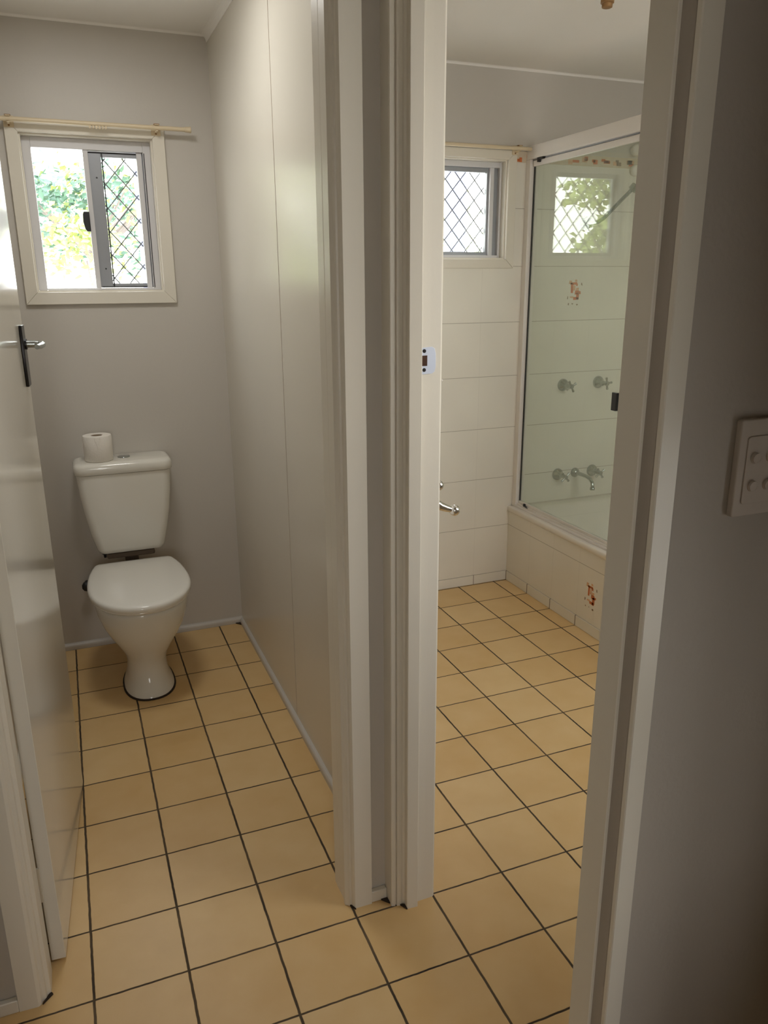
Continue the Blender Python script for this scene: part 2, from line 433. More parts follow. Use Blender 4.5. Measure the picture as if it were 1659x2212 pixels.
# ---- toilet doorway: jambs, stops, architraves (profiles in plan)
MB().prism([(0.613, 0.137), (0.600, 0.137), (0.600, 0.098), (0.6005, 0.096), (0.6005, 0.060), (0.597, 0.058), (0.597, 0.050), (0.604, 0.045), (0.607, 0.041), (0.611, 0.040), (0.613, 0.034), (0.617, 0.029), (0.661, 0.028), (0.662, 0.045), (0.613, 0.046)], 0, 2.10).build('trim_5', M['trim'], kind=ST)
MB().prism([(-0.150, 0.045), (-0.150, 0.031), (-0.112, 0.029), (-0.106, 0.033), (-0.103, 0.040), (-0.096, 0.042), (-0.094, 0.050), (-0.087, 0.054), (-0.086, 0.060), (-0.086, 0.120), (-0.094, 0.137), (-0.10, 0.137), (-0.10, 0.045)], 0, 2.10).build('trim_6', M['trim'], kind=ST)
MB().box(-0.15, 0.662, 0.028, 0.045, 2.045, 2.10).box(-0.10, 0.613, 0.045, 0.137, 2.045, 2.06).build('trim_7', M['trim'], kind=ST)
# ---- bathroom doorway, left jamb with its stop and rebate
MB().prism([(0.703, 0.046), (0.703, 0.003), (0.7045, 0.001), (0.7125, -0.001), (0.7135, 0.003), (0.7155, 0.003), (0.7165, -0.003), (0.722, -0.004), (0.727, -0.004), (0.731, -0.002), (0.735, -0.006), (0.735, -0.020), (0.7365, -0.0215), (0.7625, -0.0235), (0.764, -0.022), (0.7645, -0.0095), (0.766, -0.0085), (0.789, -0.0078), (0.812, -0.0075), (0.8165, -0.004), (0.8165, 0.046)], 0, 2.07).build('trim_8', M['trim'], kind=ST)
# ---- bathroom doorway, right jamb and the hall corner trim
MB().prism([(0.699, -0.7207), (0.700, -0.7195), (0.790, -0.7195), (0.816, -0.712), (0.816, -0.70), (0.7285, -0.70), (0.7285, -0.744), (0.7040, -0.744), (0.7040, -0.764), (0.7002, -0.764), (0.699, -0.763)], 0, 2.07).build('trim_9', M['trim'], kind=ST)
MB().prism([(0.7025, -0.787), (0.7025, -0.793), (0.704, -0.7945), (0.7295, -0.7945), (0.731, -0.793), (0.731, -0.787)], 0, CEIL).build('trim_10', M['trim'], kind=ST)
MB().box(0.690, 0.816, -0.772, 0.046, 2.05, 2.10).build('trim_11', M['trim'], kind=ST)

# ---- hardboard joint on the partition
MB().box(0.7188, 0.7203, 0.918, 0.9205, 0.03, 2.39).build('trim_12', paint('hardboard_joint_line', (0.50, 0.45, 0.39), 0.4), kind=ST)

# ------------------------------------------------------------------ windows
def bars(mb, x0, x1, z0, z1, y, pw, ph, t=0.0035, ox=0.0, oz=0.0):
    """diamond grille clipped to a rectangle: strips along z = +-(ph/pw) x + c"""
    sl = ph / pw
    n = int((x1 - x0) / pw + (z1 - z0) / ph) + 4
    for sgn in (1, -1):
        for k in range(-n, n + 1):
            # line: z - z0 - oz = sgn*sl*(x - x0 - ox) + k*ph
            pts = []
            f = lambda x: z0 + oz + sgn * sl * (x - x0 - ox) + k * ph
            g = lambda z: x0 + ox + sgn * (z - z0 - oz - k * ph) / sl
            for x in (x0, x1):
                z = f(x)
                if z0 <= z <= z1: pts.append((x, z))
            for z in (z0, z1):
                x = g(z)
                if x0 < x < x1: pts.append((x, z))
            if len(pts) >= 2:
                a, b = pts[0], pts[1]
                if math.dist(a, b) < 0.008: continue
                d = Vector((b[0] - a[0], 0, b[1] - a[1])).normalized(); nn = Vector((-d.z, 0, d.x)) * t / 2
                A = Vector((a[0], y, a[1])); B = Vector((b[0], y, b[1])); dy = Vector((0, 0.0022 * (1 if sgn > 0 else -1), 0))
                w = Vector((0, 0.002, 0))
                mb.rings([[A + nn + dy - w, A - nn + dy - w, A - nn + dy + w, A + nn + dy + w], [B + nn + dy - w, B - nn + dy - w, B - nn + dy + w, B + nn + dy + w]])
    return mb


def casing(x0, x1, z0, z1, ox0, ox1, oz0, oz1, y=BACK, t=0.016):
    mb = MB()
    # mitred boards
    o = [(ox0, oz0), (ox1, oz0), (ox1, oz1), (ox0, oz1)]; i = [(x0, z0), (x1, z0), (x1, z1), (x0, z1)]
    for k in range(4):
        a, b = o[k], o[(k + 1) % 4]; c, d = i[(k + 1) % 4], i[k]
        mb.prism([a, b, c, d], y - t, y, axis=1)
    return mb


def frame_rect(mb, x0, x1, z0, z1, wl_, wr, wb, wt, y0, y1):
    mb.box(x0, x0 + wl_, y0, y1, z0, z1); mb.box(x1 - wr, x1, y0, y1, z0, z1)
    mb.box(x0 + wl_, x1 - wr, y0, y1, z0, z0 + wb); mb.box(x0 + wl_, x1 - wr, y0, y1, z1 - wt, z1)
    return mb


# toilet window
w1 = empty('window_1', (0.2585, BACK, 1.745), ST); A1 = At(w1)
A1.part('window_casing', casing(0.027, 0.490, 1.469, 2.020, -0.016, 0.535, 1.424, 2.066), M['trim'], bevel=0.002)
A1.part('window_reveal', frame_rect(MB(), 0.027, 0.490, 1.469, 2.020, 0.006, 0.006, 0.006, 0.006, BACK, 1.885), M['trim'])
A1.part('window_frame', frame_rect(MB(), 0.033, 0.484, 1.475, 2.014, 0.030, 0.028, 0.008, 0.036, 1.880, 1.93), M['alulight'], bevel=0.0015)
A1.part('mullion', MB().box(0.240, 0.258, 1.886, 1.905, 1.481, 1.98), M['alulight'], bevel=0.001)
sash = frame_rect(MB(), 0.256, 0.459, 1.484, 1.976, 0.048, 0.026, 0.016, 0.018, 1.900, 1.922)
A1.part('sliding_sash', sash, M['alu'], bevel=0.001)
A1.part('sash_edge', MB().box(0.3055, 0.310, 1.897, 1.90, 1.486, 1.972).box(0.259, 0.4455, 1.8995, 1.90, 1.970, 1.974).box(0.262, 0.445, 1.8985, 1.90, 1.485, 1.489).box(0.4585, 0.4615, 1.8785, 1.882, 1.484, 1.975), M['black'])
A1.part('closing_stile', MB().box(0.433, 0.452, 1.89, 1.90, 1.481, 1.978), M['alulight'], bevel=0.001)
for zz in (1.885, 1.555):
    A1.part('screw', MB().lathe((0.2825, 1.9, zz), (0, -1, 0), [(0, 0.003), (0.0015, 0.003), (0.002, 0.001)], 12), M['black'], smooth=40)
A1.part('latch', MB().prism([(0.2415, 1.690), (0.2415, 1.762), (0.2215, 1.762), (0.2175, 1.752), (0.2165, 1.724), (0.222, 1.698), (0.228, 1.690)], 1.874, 1.889, axis=1), M['black'], bevel=0.003)
A1.part('glass_pane', MB().box(0.063, 0.240, 1.905, 1.908, 1.483, 1.978), M['glass'])
A1.part('glass_pane', MB().box(0.304, 0.433, 1.912, 1.915, 1.50, 1.958), M['glass'])
A1.part('security_grille', bars(MB(), 0.304, 0.433, 1.50, 1.958, 1.925, 0.074, 0.086, 0.0040, 0.01, 0.02), M['mesh'])

# bathroom window
w2 = empty('window_2', (1.81, BACK, 1.81), ST); A2 = At(w2)
A2.part('window_casing', casing(1.585, 2.033, 1.597, 2.020, 1.542, 2.075, 1.556, 2.058), M['trim'], bevel=0.002)
A2.part('window_reveal', frame_rect(MB(), 1.585, 2.033, 1.597, 2.020, 0.006, 0.006, 0.006, 0.006, BACK, 1.885), M['trim'])
A2.part('window_frame', frame_rect(MB(), 1.591, 2.027, 1.603, 2.014, 0.030, 0.010, 0.012, 0.024, 1.880, 1.93), M['alulight'], bevel=0.0015)
A2.part('sliding_sash', frame_rect(MB(), 1.622, 1.972, 1.614, 1.99, 0.018, 0.010, 0.016, 0.019, 1.900, 1.920), M['alu'], bevel=0.001)
A2.part('side_stile', MB().box(1.9915, 2.020, 1.90, 1.92, 1.614, 1.99), M['alu'])
A2.part('mullion', MB().box(1.9715, 1.9905, 1.885, 1.905, 1.612, 1.992), M['alulight'], bevel=0.001)
A2.part('glass_pane', MB().box(1.638, 1.962, 1.909, 1.912, 1.628, 1.972), M['glass'])
A2.part('security_grille', bars(MB(), 1.638, 1.962, 1.628, 1.972, 1.926, 0.074, 0.086, 0.0040, 0.015, 0.01), M['mesh'])

# ------------------------------------------------------------------ bathroom tiling
TT = 0.006  # tile layer
tb = wall_with_holes(MB(), 0.81, 2.87, BACK - TT, BACK, 0.0505, 2.012, [(1.545, 2.073, 1.558, 2.012)])
tiled = tb.build('wall_back_tiled', M['tile_back'], kind=ST)
bt = MB().box(0.81, 1.545, BACK - TT - 0.001, BACK, 2.012, 2.058).box(2.073, 2.87, BACK - TT - 0.001, BACK, 2.012, 2.058)
border = bt.build('border_tile', M['border'], tiled)


def motif(mbs, org, ux, uz, nrm, s=1.0):
    """scattered geometric patches; org centre, s scale"""
    O = Vector(org); ux = Vector(ux); uz = Vector(uz); nr = Vector(nrm)
    R = [('orange', -.016, -.030, .012, .040), ('orange', -.028, -.002, .040, .050), ('orange', .012, .008, .040, .018),
         ('orange', -.004, -.040, .028, -.026), ('orange', .020, .026, .004, .014), ('orange', .016, -.018, .034, .002),
         ('peach', -.030, -.026, -.018, .050), ('peach', -.004, .040, .018, .052), ('peach', -.02, -.034, .0, -.024), ('peach', .024, -.006, .036, .026),
         ('fleck', .044, .030, .050, .042), ('fleck', -.050, -.030, -.044, -.018), ('fleck', -.044, -.056, -.038, -.048), ('fleck', .012, -.058, .022, -.052), ('fleck', -.014, -.054, -.006, -.050)]
    R = [('orange', -.022, -.004, -.010, .040), ('orange', -.026, .034, .012, .044), ('orange', .006, .026, .014, .040), ('orange', .002, -.012, .026, .006),
         ('orange', .010, -.036, .026, -.004), ('orange', -.006, -.038, .024, -.026), ('orange', .022, -.010, .034, .002),
         ('peach', -.034, .036, -.020, .052), ('peach', .000, .046, .010, .056), ('peach', -.026, -.030, -.006, -.022), ('peach', -.008, .006, .004, .030), ('peach', .008, .006, .022, .018),
         ('fleck', .036, .030, .041, .042), ('fleck', -.042, -.034, -.035, -.022), ('fleck', -.036, -.062, -.030, -.054), ('fleck', .014, -.064, .024, -.056), ('fleck', -.012, -.058, -.004, -.054)]
    for m_, a, b, c, d in R:
        a, b, c, d = a * s, b * s, c * s, d * s
        P = [O + ux * a + uz * b, O + ux * c + uz * b, O + ux * c + uz * d, O + ux * a + uz * d]
        # slightly uneven patches
        P = [p + ux * random.uniform(-.002, .002) + uz * random.uniform(-.002, .002) for p in P]
        mb = mbs[m_]; mb.rings([[p for p in P], [p + nr * 0.0004 for p in P]])


mbs = {k: MB() for k in ('orange', 'peach', 'fleck')}
motif(mbs, (2.431, BACK - TT, 1.448), (1, 0, 0), (0, 0, 1), (0, -1, 0))
rnd = random.Random(3)
x = 0.86
while x < 2.84:
    if not 1.52 < x < 2.08:
        w_ = rnd.uniform(.03, .065); z_ = rnd.choice([2.016, 2.02, 2.028])
        for q in range(rnd.choice([2, 3])):
            mb = mbs[rnd.choice(['orange', 'orange', 'peach', 'fleck'])]
            a = x + rnd.uniform(-.01, .02); b = a + w_ * rnd.uniform(.4, .8); zz = z_ + rnd.uniform(0, .016); z2 = min(zz + rnd.uniform(.011, .022), 2.054)
            mb.box(a, b, BACK - TT - 0.0014, BACK - TT - 0.001, zz, z2)
    x += rnd.uniform(.05, .085)
mbs['orange'].box(2.079, 2.092, BACK - TT - 0.0014, BACK - TT - 0.001, 2.015, 2.027).box(2.090, 2.104, BACK - TT - 0.0014, BACK - TT - 0.001, 2.014, 2.033)
mb_ = mbs
for k in mbs: mbs[k].build('tile_motif', M[k], tiled)
# skirting tiles
MB().box(0.81, 2.115, BACK - 0.009, BACK - 0.0005, 0.001, 0.0495).build('baseboard_bath_back', M['tile_skirt_back'], kind=ST, bevel=0.001)
MB().box(2.106, 2.1155, 0.2, BACK - 0.009, 0.001, 0.0495).build('baseboard_bath_hob', M['tile_skirt_hob'], kind=ST, bevel=0.001)
# tiled bath hob and nib wall at its near end
hob = MB().box(2.110, 2.170, 0.20, BACK - TT, 0.0505, 0.372).build('wall_bath_hob', M['tile_hob'], kind=ST)
mbs = {k: MB() for k in ('orange', 'peach', 'fleck')}
motif(mbs, (2.110, 1.125, 0.180), (0, -1, 0), (0, 0, 1), (-1, 0, 0))
for k in mbs: mbs[k].build('tile_motif', M[k], hob)
MB().box(2.11, 2.87, 0.10, 0.20, 0, 0.404).build('wall_bath_nib', M['tile_hob'], kind=ST)

# ------------------------------------------------------------------ bathtub
tub = thing('bathtub', 'white enamel bathtub behind the sliding glass screen', 'bathtub', (2.48, 1.02, 0)); AT = At(tub)
Y0, Y1 = 0.204, BACK - TT - 0.002
X0, X1 = 2.102, 2.865
def rrect(x0, x1, y0, y1, r, z, n=8):
    pts = []
    for cx_, cy_, a0 in ((x1 - r, y1 - r, 0), (x0 + r, y1 - r, 90), (x0 + r, y0 + r, 180), (x1 - r, y0 + r, 270)):
        for k in range(n + 1):
            a = math.radians(a0 + 90 * k / n); pts.append(Vector((cx_ + r * math.cos(a), cy_ + r * math.sin(a), z)))
    return pts
def rr(i, r, z, tx=0.0): return rrect(X0 + i, X1 - i, Y0 + i + tx, Y1 - i - tx, r, z)
rim = MB().rings([rr(0.004, 0.004, 0.374), rr(0.0, 0.004, 0.380), rr(0.0, 0.004, 0.396), rr(0.003, 0.004, 0.402), rr(0.008, 0.006, 0.404), rr(0.075, 0.10, 0.404), rr(0.085, 0.11, 0.400), rr(0.093, 0.12, 0.388), rr(0.11, 0.13, 0.30, 0.02), rr(0.13, 0.14, 0.15, 0.05), rr(0.16, 0.14, 0.07, 0.08), rr(0.22, 0.12, 0.05, 0.12)], cap=False)
AT.part('tub_shell', rim.add([p for p in rr(0.22, 0.12, 0.05, 0.12)], [tuple(range(36))]), M['bathtub'], smooth=50)
AT.part('drain', MB().lathe((2.48, 1.55, 0.0505), (0, 0, 1), [(0, 0.028), (0.003, 0.026), (0.0035, 0.018), (0.001, 0.016)], 24), M['chrome'], smooth=40)

# ------------------------------------------------------------------ shower screen
sc_ = thing('shower_screen', 'white framed sliding shower screen of greenish glass above the bathtub', 'shower screen', (2.15, 1.0, 0.404)); AS = At(sc_)
ys0, ys1 = 0.202, BACK - TT - 0.001
AS.part('top_rail', MB().box(2.128, 2.172, ys0, ys1, 2.022, 2.078), M['aluwhite'], bevel=0.003)
AS.part('top_rail', MB().box(2.140, 2.165, ys0, ys1, 2.0165, 2.0225), M['alu'])
AS.part('bottom_track', MB().box(2.126, 2.174, ys0, ys1, 0.4045, 0.414).box(2.134, 2.140, ys0, ys1, 0.414, 0.424).box(2.158, 2.164, ys0, ys1, 0.414, 0.426), M['aluwhite'], bevel=0.0015)
AS.part('wall_post', MB().box(2.126, 2.174, 1.802, ys1, 0.414, 2.022), M['aluwhite'], bevel=0.002)
AS.part('wall_post', MB().box(2.126, 2.174, ys0, ys0 + 0.03, 0.414, 2.022), M['aluwhite'], bevel=0.002)
for (a, b, xx) in ((1.030, 1.800, 2.149), (0.236, 1.06, 2.161)):
    dr = MB().box(xx - .002, xx + .002, a + .004, b - .006, 0.434, 2.0)
    pane = AS.part('glass_panel', dr, M['shglass'])
    AS.part('panel_rail', MB().box(xx - .009, xx + .009, a, b, 1.992, 2.0155), M['aluwhite'], bevel=0.001)
    AS.part('panel_rail', MB().box(xx - .007, xx + .007, a, b, 0.4145 if xx < 2.15 else 0.427, 0.436), M['aluwhite'], bevel=0.001)
AS.part('panel_seal', MB().box(2.1455, 2.1525, 1.7935, 1.7985, 0.436, 1.992), M['black'])
AS.part('roller_guide', MB().prism([(1.748, 2.0225), (1.700, 2.0215), (1.708, 2.014), (1.735, 2.014), (1.738, 2.004), (1.748, 2.004)], 2.1265, 2.141, axis=0), M['black'])
AS.part('roller_guide', MB().prism([(1.742, 0.434), (1.742, 0.4205), (1.700, 0.418), (1.700, 0.423), (1.730, 0.4255), (1.733, 0.434)], 2.133, 2.1425, axis=0), M['black'])
AS.part('pull_handle', MB().box(2.134, 2.147, 1.090, 1.1205, 0.993, 1.066), M['black'], bevel=0.002)

# ------------------------------------------------------------------ taps
def cross_tap(name, x, z, label, rot):
    y = BACK - TT
    t = thing(name, label, 'tap', (x, y, z), 'chrome taps on the tiled wall'); A = At(t)
    A.part('wall_flange', MB().lathe((x, y, z), (0, -1, 0), [(0, .031), (.006, .0305), (.013, .027), (.020, .020), (.026, .013), (.030, .0115)], 32), M['dullchrome'], smooth=60)
    A.part('spindle', MB().lathe((x, y, z), (0, -1, 0), [(.028, .011), (.05, .0105), (.053, .0085), (.066, .008), (.068, .012), (.080, .0115), (.083, .008)], 20), M['dullchrome'], smooth=35)
    mb = MB()
    for k in range(4):
        a = rot + k * math.pi / 2; d = Vector((math.cos(a), 0, math.sin(a))); c = Vector((x, y - .074, z))
        mb.tube([c + d * .006, c + d * .016, c + d * .025, c + d * .029, c + d * .0315], [.0055, .0045, .006, .0062, .003], 12)
    A.part('cross_handle', mb, M['dullchrome'], smooth=50)
    return t


cross_tap('shower_tap', 2.394, 0.999, 'left of the two chrome cross taps at mid height behind the shower glass', 0.5)
cross_tap('shower_tap', 2.606, 1.003, 'right of the two chrome cross taps at mid height behind the shower glass', 0.15)
cross_tap('bath_tap', 2.393, 0.539, 'chrome cross tap low on the tiles, left of the bath spout', 0.75)
cross_tap('bath_tap', 2.606, 0.540, 'chrome cross tap low on the tiles, right of the bath spout', 0.6)
sp = thing('bath_spout', 'curved chrome bath spout on the tiles between the two low taps', 'spout', (2.50, BACK - TT, 0.539)); A = At(sp)
A.part('wall_flange', MB().lathe((2.50, BACK - TT, .539), (0, -1, 0), [(0, .025), (.006, .0245), (.012, .021), (.018, .015), (.022, .011)], 28), M['dullchrome'], smooth=60)
A.part('spout_tube', MB().tube([(2.50, 1.825, .539), (2.50, 1.78, .540), (2.50, 1.735, .539), (2.50, 1.705, .533), (2.50, 1.688, .520), (2.50, 1.683, .505), (2.50, 1.682, .492)], [.0105, .010, .009, .009, .009, .0095, .0095], 18), M['dullchrome'], smooth=60)
A.part('spout_outlet', MB().lathe((2.50, 1.682, .494), (0, 0, -1), [(0, .011), (.003, .0125), (.012, .0125), (.013, .010)], 20), M['dullchrome'], smooth=40)

# shower arm
sa = thing('wall_shower', 'grey chrome shower arm rising from a round flange on the tiles', 'shower arm', (2.470, BACK - TT, 1.762)); A = At(sa)
A.part('wall_flange', MB().lathe((2.470, BACK - TT, 1.762), (0, -1, 0), [(0, .030), (.005, .0295), (.009, .022), (.014, .020), (.018, .013)], 24), M['darkmetal'], smooth=40)
nut = MB()
for k in range(10):
    a = 2 * math.pi * k / 10
    nut.ball((2.470 + .029 * math.cos(a), BACK - TT - .006, 1.762 + .029 * math.sin(a)), .006, 10)
A.part('flange_teeth', nut, M['dullchrome'], smooth=60)
A.part('arm_tube', MB().tube([(2.470, 1.83, 1.762), (2.475, 1.79, 1.760), (2.485, 1.765, 1.763), (2.50, 1.745, 1.778), (2.56, 1.69, 1.862), (2.585, 1.665, 1.897)], [.009, .009, .009, .0085, .0085, .0085], 14), M['dullchrome'], smooth=60)
A.part('arm_nut', MB().lathe((2.583, 1.667, 1.894), (0.35, -0.38, 0.5), [(0, .010), (.003, .019), (.028, .021), (.032, .012)], 8), M['dullchrome'], smooth=30)
A.part('shower_ball_joint', MB().ball((2.608, 1.640, 1.932), .017, 18), M['chrome'], smooth=60)
# round white knobs
for k, (xx, zz, lb) in enumerate(((2.722, 2.093, 'upper round white disc beside the shower glass edge, above the tiles'), (2.722, 2.003, 'lower round white disc beside the shower glass edge, on the border tiles'))):
    t = MB().lathe((xx, BACK - (0.0072 if k else 0.0), zz), (0, -1, 0), [(0, .022), (.010, .026), (.022, .026), (.030, .020), (.033, .010)], 24)
    o = t.build('wall_disc', M['plastic'], smooth=50); tag(o, lb, 'disc', 'white discs by the shower')

# ------------------------------------------------------------------ toilet
CXT = 0.262
to = thing('toilet', 'white close coupled toilet with closed lid and a tapered pedestal', 'toilet', (CXT, 1.5, 0)); A = At(to)
def oval(cx_, yf, yb, rx, z, n=40, p=2.3, flat=0.0, pb=None):
    """egg-shaped ring; yf front, yb back"""
    yc = yf + (yb - yf) * 0.46; pts = []
    for k in range(n):
        a = 2 * math.pi * k / n; c, s_ = math.cos(a), math.sin(a)
        ry = (yc - yf) if s_ < 0 else (yb - yc)
        pp = p if s_ < 0 else (pb or p)
        X = math.copysign(abs(c) ** (2 / pp), c) * rx; Y = math.copysign(abs(s_) ** (2 / pp), s_) * ry
        pts.append(Vector((cx_ + X, yc + Y, z)))
    return pts
rngs = [oval(CXT, 1.272, 1.60, .094, 0.0), oval(CXT, 1.274, 1.60, .092, .010), oval(CXT, 1.288, 1.60, .084, .026), oval(CXT, 1.305, 1.60, .076, .05),
        oval(CXT, 1.318, 1.60, .073, .085), oval(CXT, 1.316, 1.60, .074, .12), oval(CXT, 1.298, 1.60, .084, .155), oval(CXT, 1.268, 1.61, .103, .195), oval(CXT, 1.238, 1.62, .127, .24),
        oval(CXT, 1.214, 1.64, .148, .285), oval(CXT, 1.197, 1.66, .162, .33), oval(CXT, 1.188, 1.68, .168, .362), oval(CXT, 1.186, 1.69, .169, .376), oval(CXT, 1.192, 1.68, .163, .384)]
A.part('pan', MB().rings(rngs), M['ceramic'], smooth=60)
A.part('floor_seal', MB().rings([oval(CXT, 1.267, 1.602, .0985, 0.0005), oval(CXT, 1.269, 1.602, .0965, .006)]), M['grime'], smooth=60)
A.part('outlet_pipe', MB().tube([(CXT, 1.58, .18), (CXT, 1.70, .18), (CXT, BACK, .18)], .052, 24), M['plastic'], smooth=60)
A.part('pan_platform', MB().box(CXT - .11, CXT + .11, 1.60, 1.72, .30, .376), M['ceramic'], bevel=0.015, bseg=3)
A.part('seat_ring', MB().rings([oval(CXT, 1.182, 1.685, .172, .385, p=2.25, pb=3.4), oval(CXT, 1.178, 1.687, .176, .390, p=2.25, pb=3.4), oval(CXT, 1.180, 1.686, .174, .397, p=2.25, pb=3.4)]), M['seat'], smooth=50)
def lid_ring(s_, z):
    """wide rounded front, straight tapering sides, straight cut back with small corners"""
    pts = []
    for k in range(25):
        a = math.pi + math.pi * k / 24
        c, q = math.cos(a), math.sin(a)
        pts.append((math.copysign(abs(c) ** (2 / 2.15), c) * .186, math.copysign(abs(q) ** (2 / 2.1), q) * .262))
    side = [(.1855, .04), (.182, .09), (.175, .15), (.165, .20), (.155, .235)]
    corner = [(.150, .250), (.142, .2575), (.128, .260)]
    pts += side + corner + [(.06, .262), (-.06, .262)] + [(-x_, y_) for x_, y_ in reversed(corner)] + [(-x_, y_) for x_, y_ in reversed(side)]
    return [Vector((CXT + x_ * s_, 1.425 + (y_ + .0) * (1 - (1 - s_) * .75), z)) for x_, y_ in pts]
A.part('lid', MB().rings([lid_ring(.985, .3975), lid_ring(1.0, .402), lid_ring(1.0, .412), lid_ring(.985, .418), lid_ring(.95, .4215), lid_ring(.85, .4235), lid_ring(.6, .4245), lid_ring(.25, .425)]), M['seat'], smooth=55)
for dx in (-.082, .082):
    A.part('seat_hinge', MB().box(CXT + dx - .014, CXT + dx + .014, 1.672, 1.684, .377, .398), M['darkmetal'], bevel=0.003)
# cistern: tapered tank, lid, dual button
def rect_ring(x0, x1, y0, y1, r, z): return rrect(x0, x1, y0, y1, r, z, 6)
YB = BACK - 0.001
def bow(ring, amt, yf):
    return [Vector((p.x, p.y - (amt * (1 - ((p.x - CXT) / .19) ** 2) if p.y < yf + .05 else 0), p.z)) for p in ring]
tank = [bow(rect_ring(.150, .378, 1.725, YB, .02, .446), .004, 1.725), bow(rect_ring(.140, .388, 1.712, YB, .026, .451), .005, 1.712), bow(rect_ring(.130, .396, 1.704, YB, .03, .468), .006, 1.70), bow(rect_ring(.112, .412, 1.693, YB, .034, .54), .007, 1.69),
        bow(rect_ring(.098, .426, 1.686, YB, .034, .62), .008, 1.68), bow(rect_ring(.088, .435, 1.682, YB, .034, .70), .008, 1.68), bow(rect_ring(.082, .441, 1.680, YB, .034, .783), .008, 1.68)]
A.part('cistern', MB().rings(tank), M['ceramic'], smooth=60)
lidr = [bow(rect_ring(.080, .443, 1.677, YB, .034, .785), .008, 1.67), bow(rect_ring(.076, .447, 1.673, YB, .036, .788), .008, 1.67), bow(rect_ring(.076, .447, 1.673, YB, .036, .815), .008, 1.67),
        bow(rect_ring(.080, .443, 1.678, YB - .001, .034, .824), .008, 1.67), bow(rect_ring(.088, .435, 1.688, YB - .002, .03, .829), .008, 1.67), bow(rect_ring(.10, .422, 1.70, YB - .006, .025, .8305), .006, 1.69)]
A.part('cistern_lid', MB().rings(lidr), M['ceramic'], smooth=60)
bt_ = A.part('flush_button', MB().lathe((.270, 1.772, .830), (0, 0, 1), [(0, .024), (.003, .0235), (.0045, .021), (.003, .019)], 32), M['dullchrome'], smooth=50)
A.part('flush_pipe', MB().tube([(CXT, 1.775, .448), (CXT, 1.775, .41), (CXT, 1.765, .36), (CXT, 1.735, .335), (CXT, 1.69, .33)], .027, 20), M['gap_shade'], smooth=60)  # pipe coloured dark to merge with the shaded gap
A.part('cistern_gap_shade', MB().box(.165, .352, 1.715, 1.80, .424, .4465), M['gap_shade'], bevel=0.006)  # added dark block, paints the shade in the gap below the cistern
A.part('coupling_nut', MB().lathe((CXT, 1.775, .447), (0, 0, -1), [(0, .034), (.022, .034), (.026, .028)], 8), M['darkmetal'], smooth=30)
A.part('tank_bolt', MB().lathe((.158, 1.765, .4475), (0, 0, -1), [(0, .011), (.014, .011), (.016, .006), (.03, .005)], 10), M['black'], smooth=30)

# stop valve on the wall, left of the pan
sv = thing('stop_valve', 'dark stop valve on the wall just left of the toilet seat', 'valve', (.075, BACK, .292)); A = At(sv)
A.part('valve_stem', MB().tube([(.075, BACK, .292), (.075, BACK - .045, .292)], .009, 14), M['darkmetal'], smooth=60)
A.part('valve_handle', MB().lathe((.075, BACK - .040, .292), (0, -1, 0), [(0, .010), (.004, .021), (.016, .021), (.020, .012)], 10), M['black'], smooth=30)

# toilet paper roll on the cistern
tr_ = thing('toilet_roll', 'white toilet paper roll standing on the cistern lid', 'toilet paper', (.176, 1.742, .8305)); A = At(tr_)
cx0, cy0, zr = .176, 1.742, .8312
A.part('paper', MB()._lathe(Vector((cx0, cy0, zr)), Vector((0, 0, 1)), [(0, .0215), (0, .050), (.003, .0535), (.096, .0545), (.1, .0525), (.1005, .04), (.1, .0225), (.098, .0215), (.05, .0212), (0.0005, .0214)], 48), M['paper'], smooth=50)
A.part('core', MB()._lathe(Vector((cx0, cy0, zr)), Vector((0, 0, 1)), [(0, .0195), (0, .0213), (.0985, .0213), (.0985, .0195), (.001, .0195)], 32), M['card'], smooth=50)
fl = MB()
def on_roll(a, z, e): return Vector((cx0 + (.0545 + e) * math.sin(a), cy0 - (.0545 + e) * math.cos(a), zr + z))
tri = [(0.0, .097), (.42, .097), (.30, .075), (.21, .05)]
tri = [(-.22, .0985), (.20, .0985), (.12, .083), (.04, .066), (-.015, .052), (-.06, .066), (-.14, .083)]
fl.rings([[on_roll(a, z, .0004) for a, z in tri], [on_roll(a, z, .0022) for a, z in tri]])
A.part('folded_end', fl, M['paper'])

# ------------------------------------------------------------------ toilet door leaf, standing open
d1 = empty('door_1', (-0.086, 0.139, 0.0), ST)
ang = math.atan2(0.0565, 0.692)
d1.rotation_euler = (0, 0, -ang)
# local frame: y along the leaf, x = thickness (0 back .. 0.031 room side)
def dpart(name, mb, mat, parent=None, **k): return mb.build(name, mat, parent or d1, **k)
DT = 0.031; DL = 0.692
dpart('door_leaf', MB().box(0, DT, 0, DL, 0.008, 2.035), M['door'], bevel=0.0015)
for zz in (0.22, 1.80):
    dpart('hinge', MB().box(-0.006, 0.004, -0.0035, 0.0, zz - .045, zz + .045).add([], []), M['trim'])
hp = dpart('handle_plate', MB().prism([(DL - .075, 1.245), (DL - .030, 1.245), (DL - .027, 1.250), (DL - .027, 1.395), (DL - .030, 1.400), (DL - .075, 1.400), (DL - .078, 1.395), (DL - .078, 1.250)], DT, DT + .0075, axis=0), M['darkmetal'], bevel=0.002)
dpart('lever_handle', MB().tube([(DT + .006, DL - .052, 1.352), (DT + .030, DL - .052, 1.352), (DT + .042, DL - .052, 1.351), (DT + .049, DL - .060, 1.351), (DT + .051, DL - .08, 1.351), (DT + .050, DL - .12, 1.351), (DT + .046, DL - .15, 1.351)], [.009, .009, .009, .0085, .008, .0075, .006], 18), M['dullchrome'], smooth=60, parent=hp)
dpart('lever_collar', MB().tube([(DT + .0065, DL - .052, 1.352), (DT + .012, DL - .052, 1.352)], .0135, 20), M['black'], parent=hp, smooth=40)

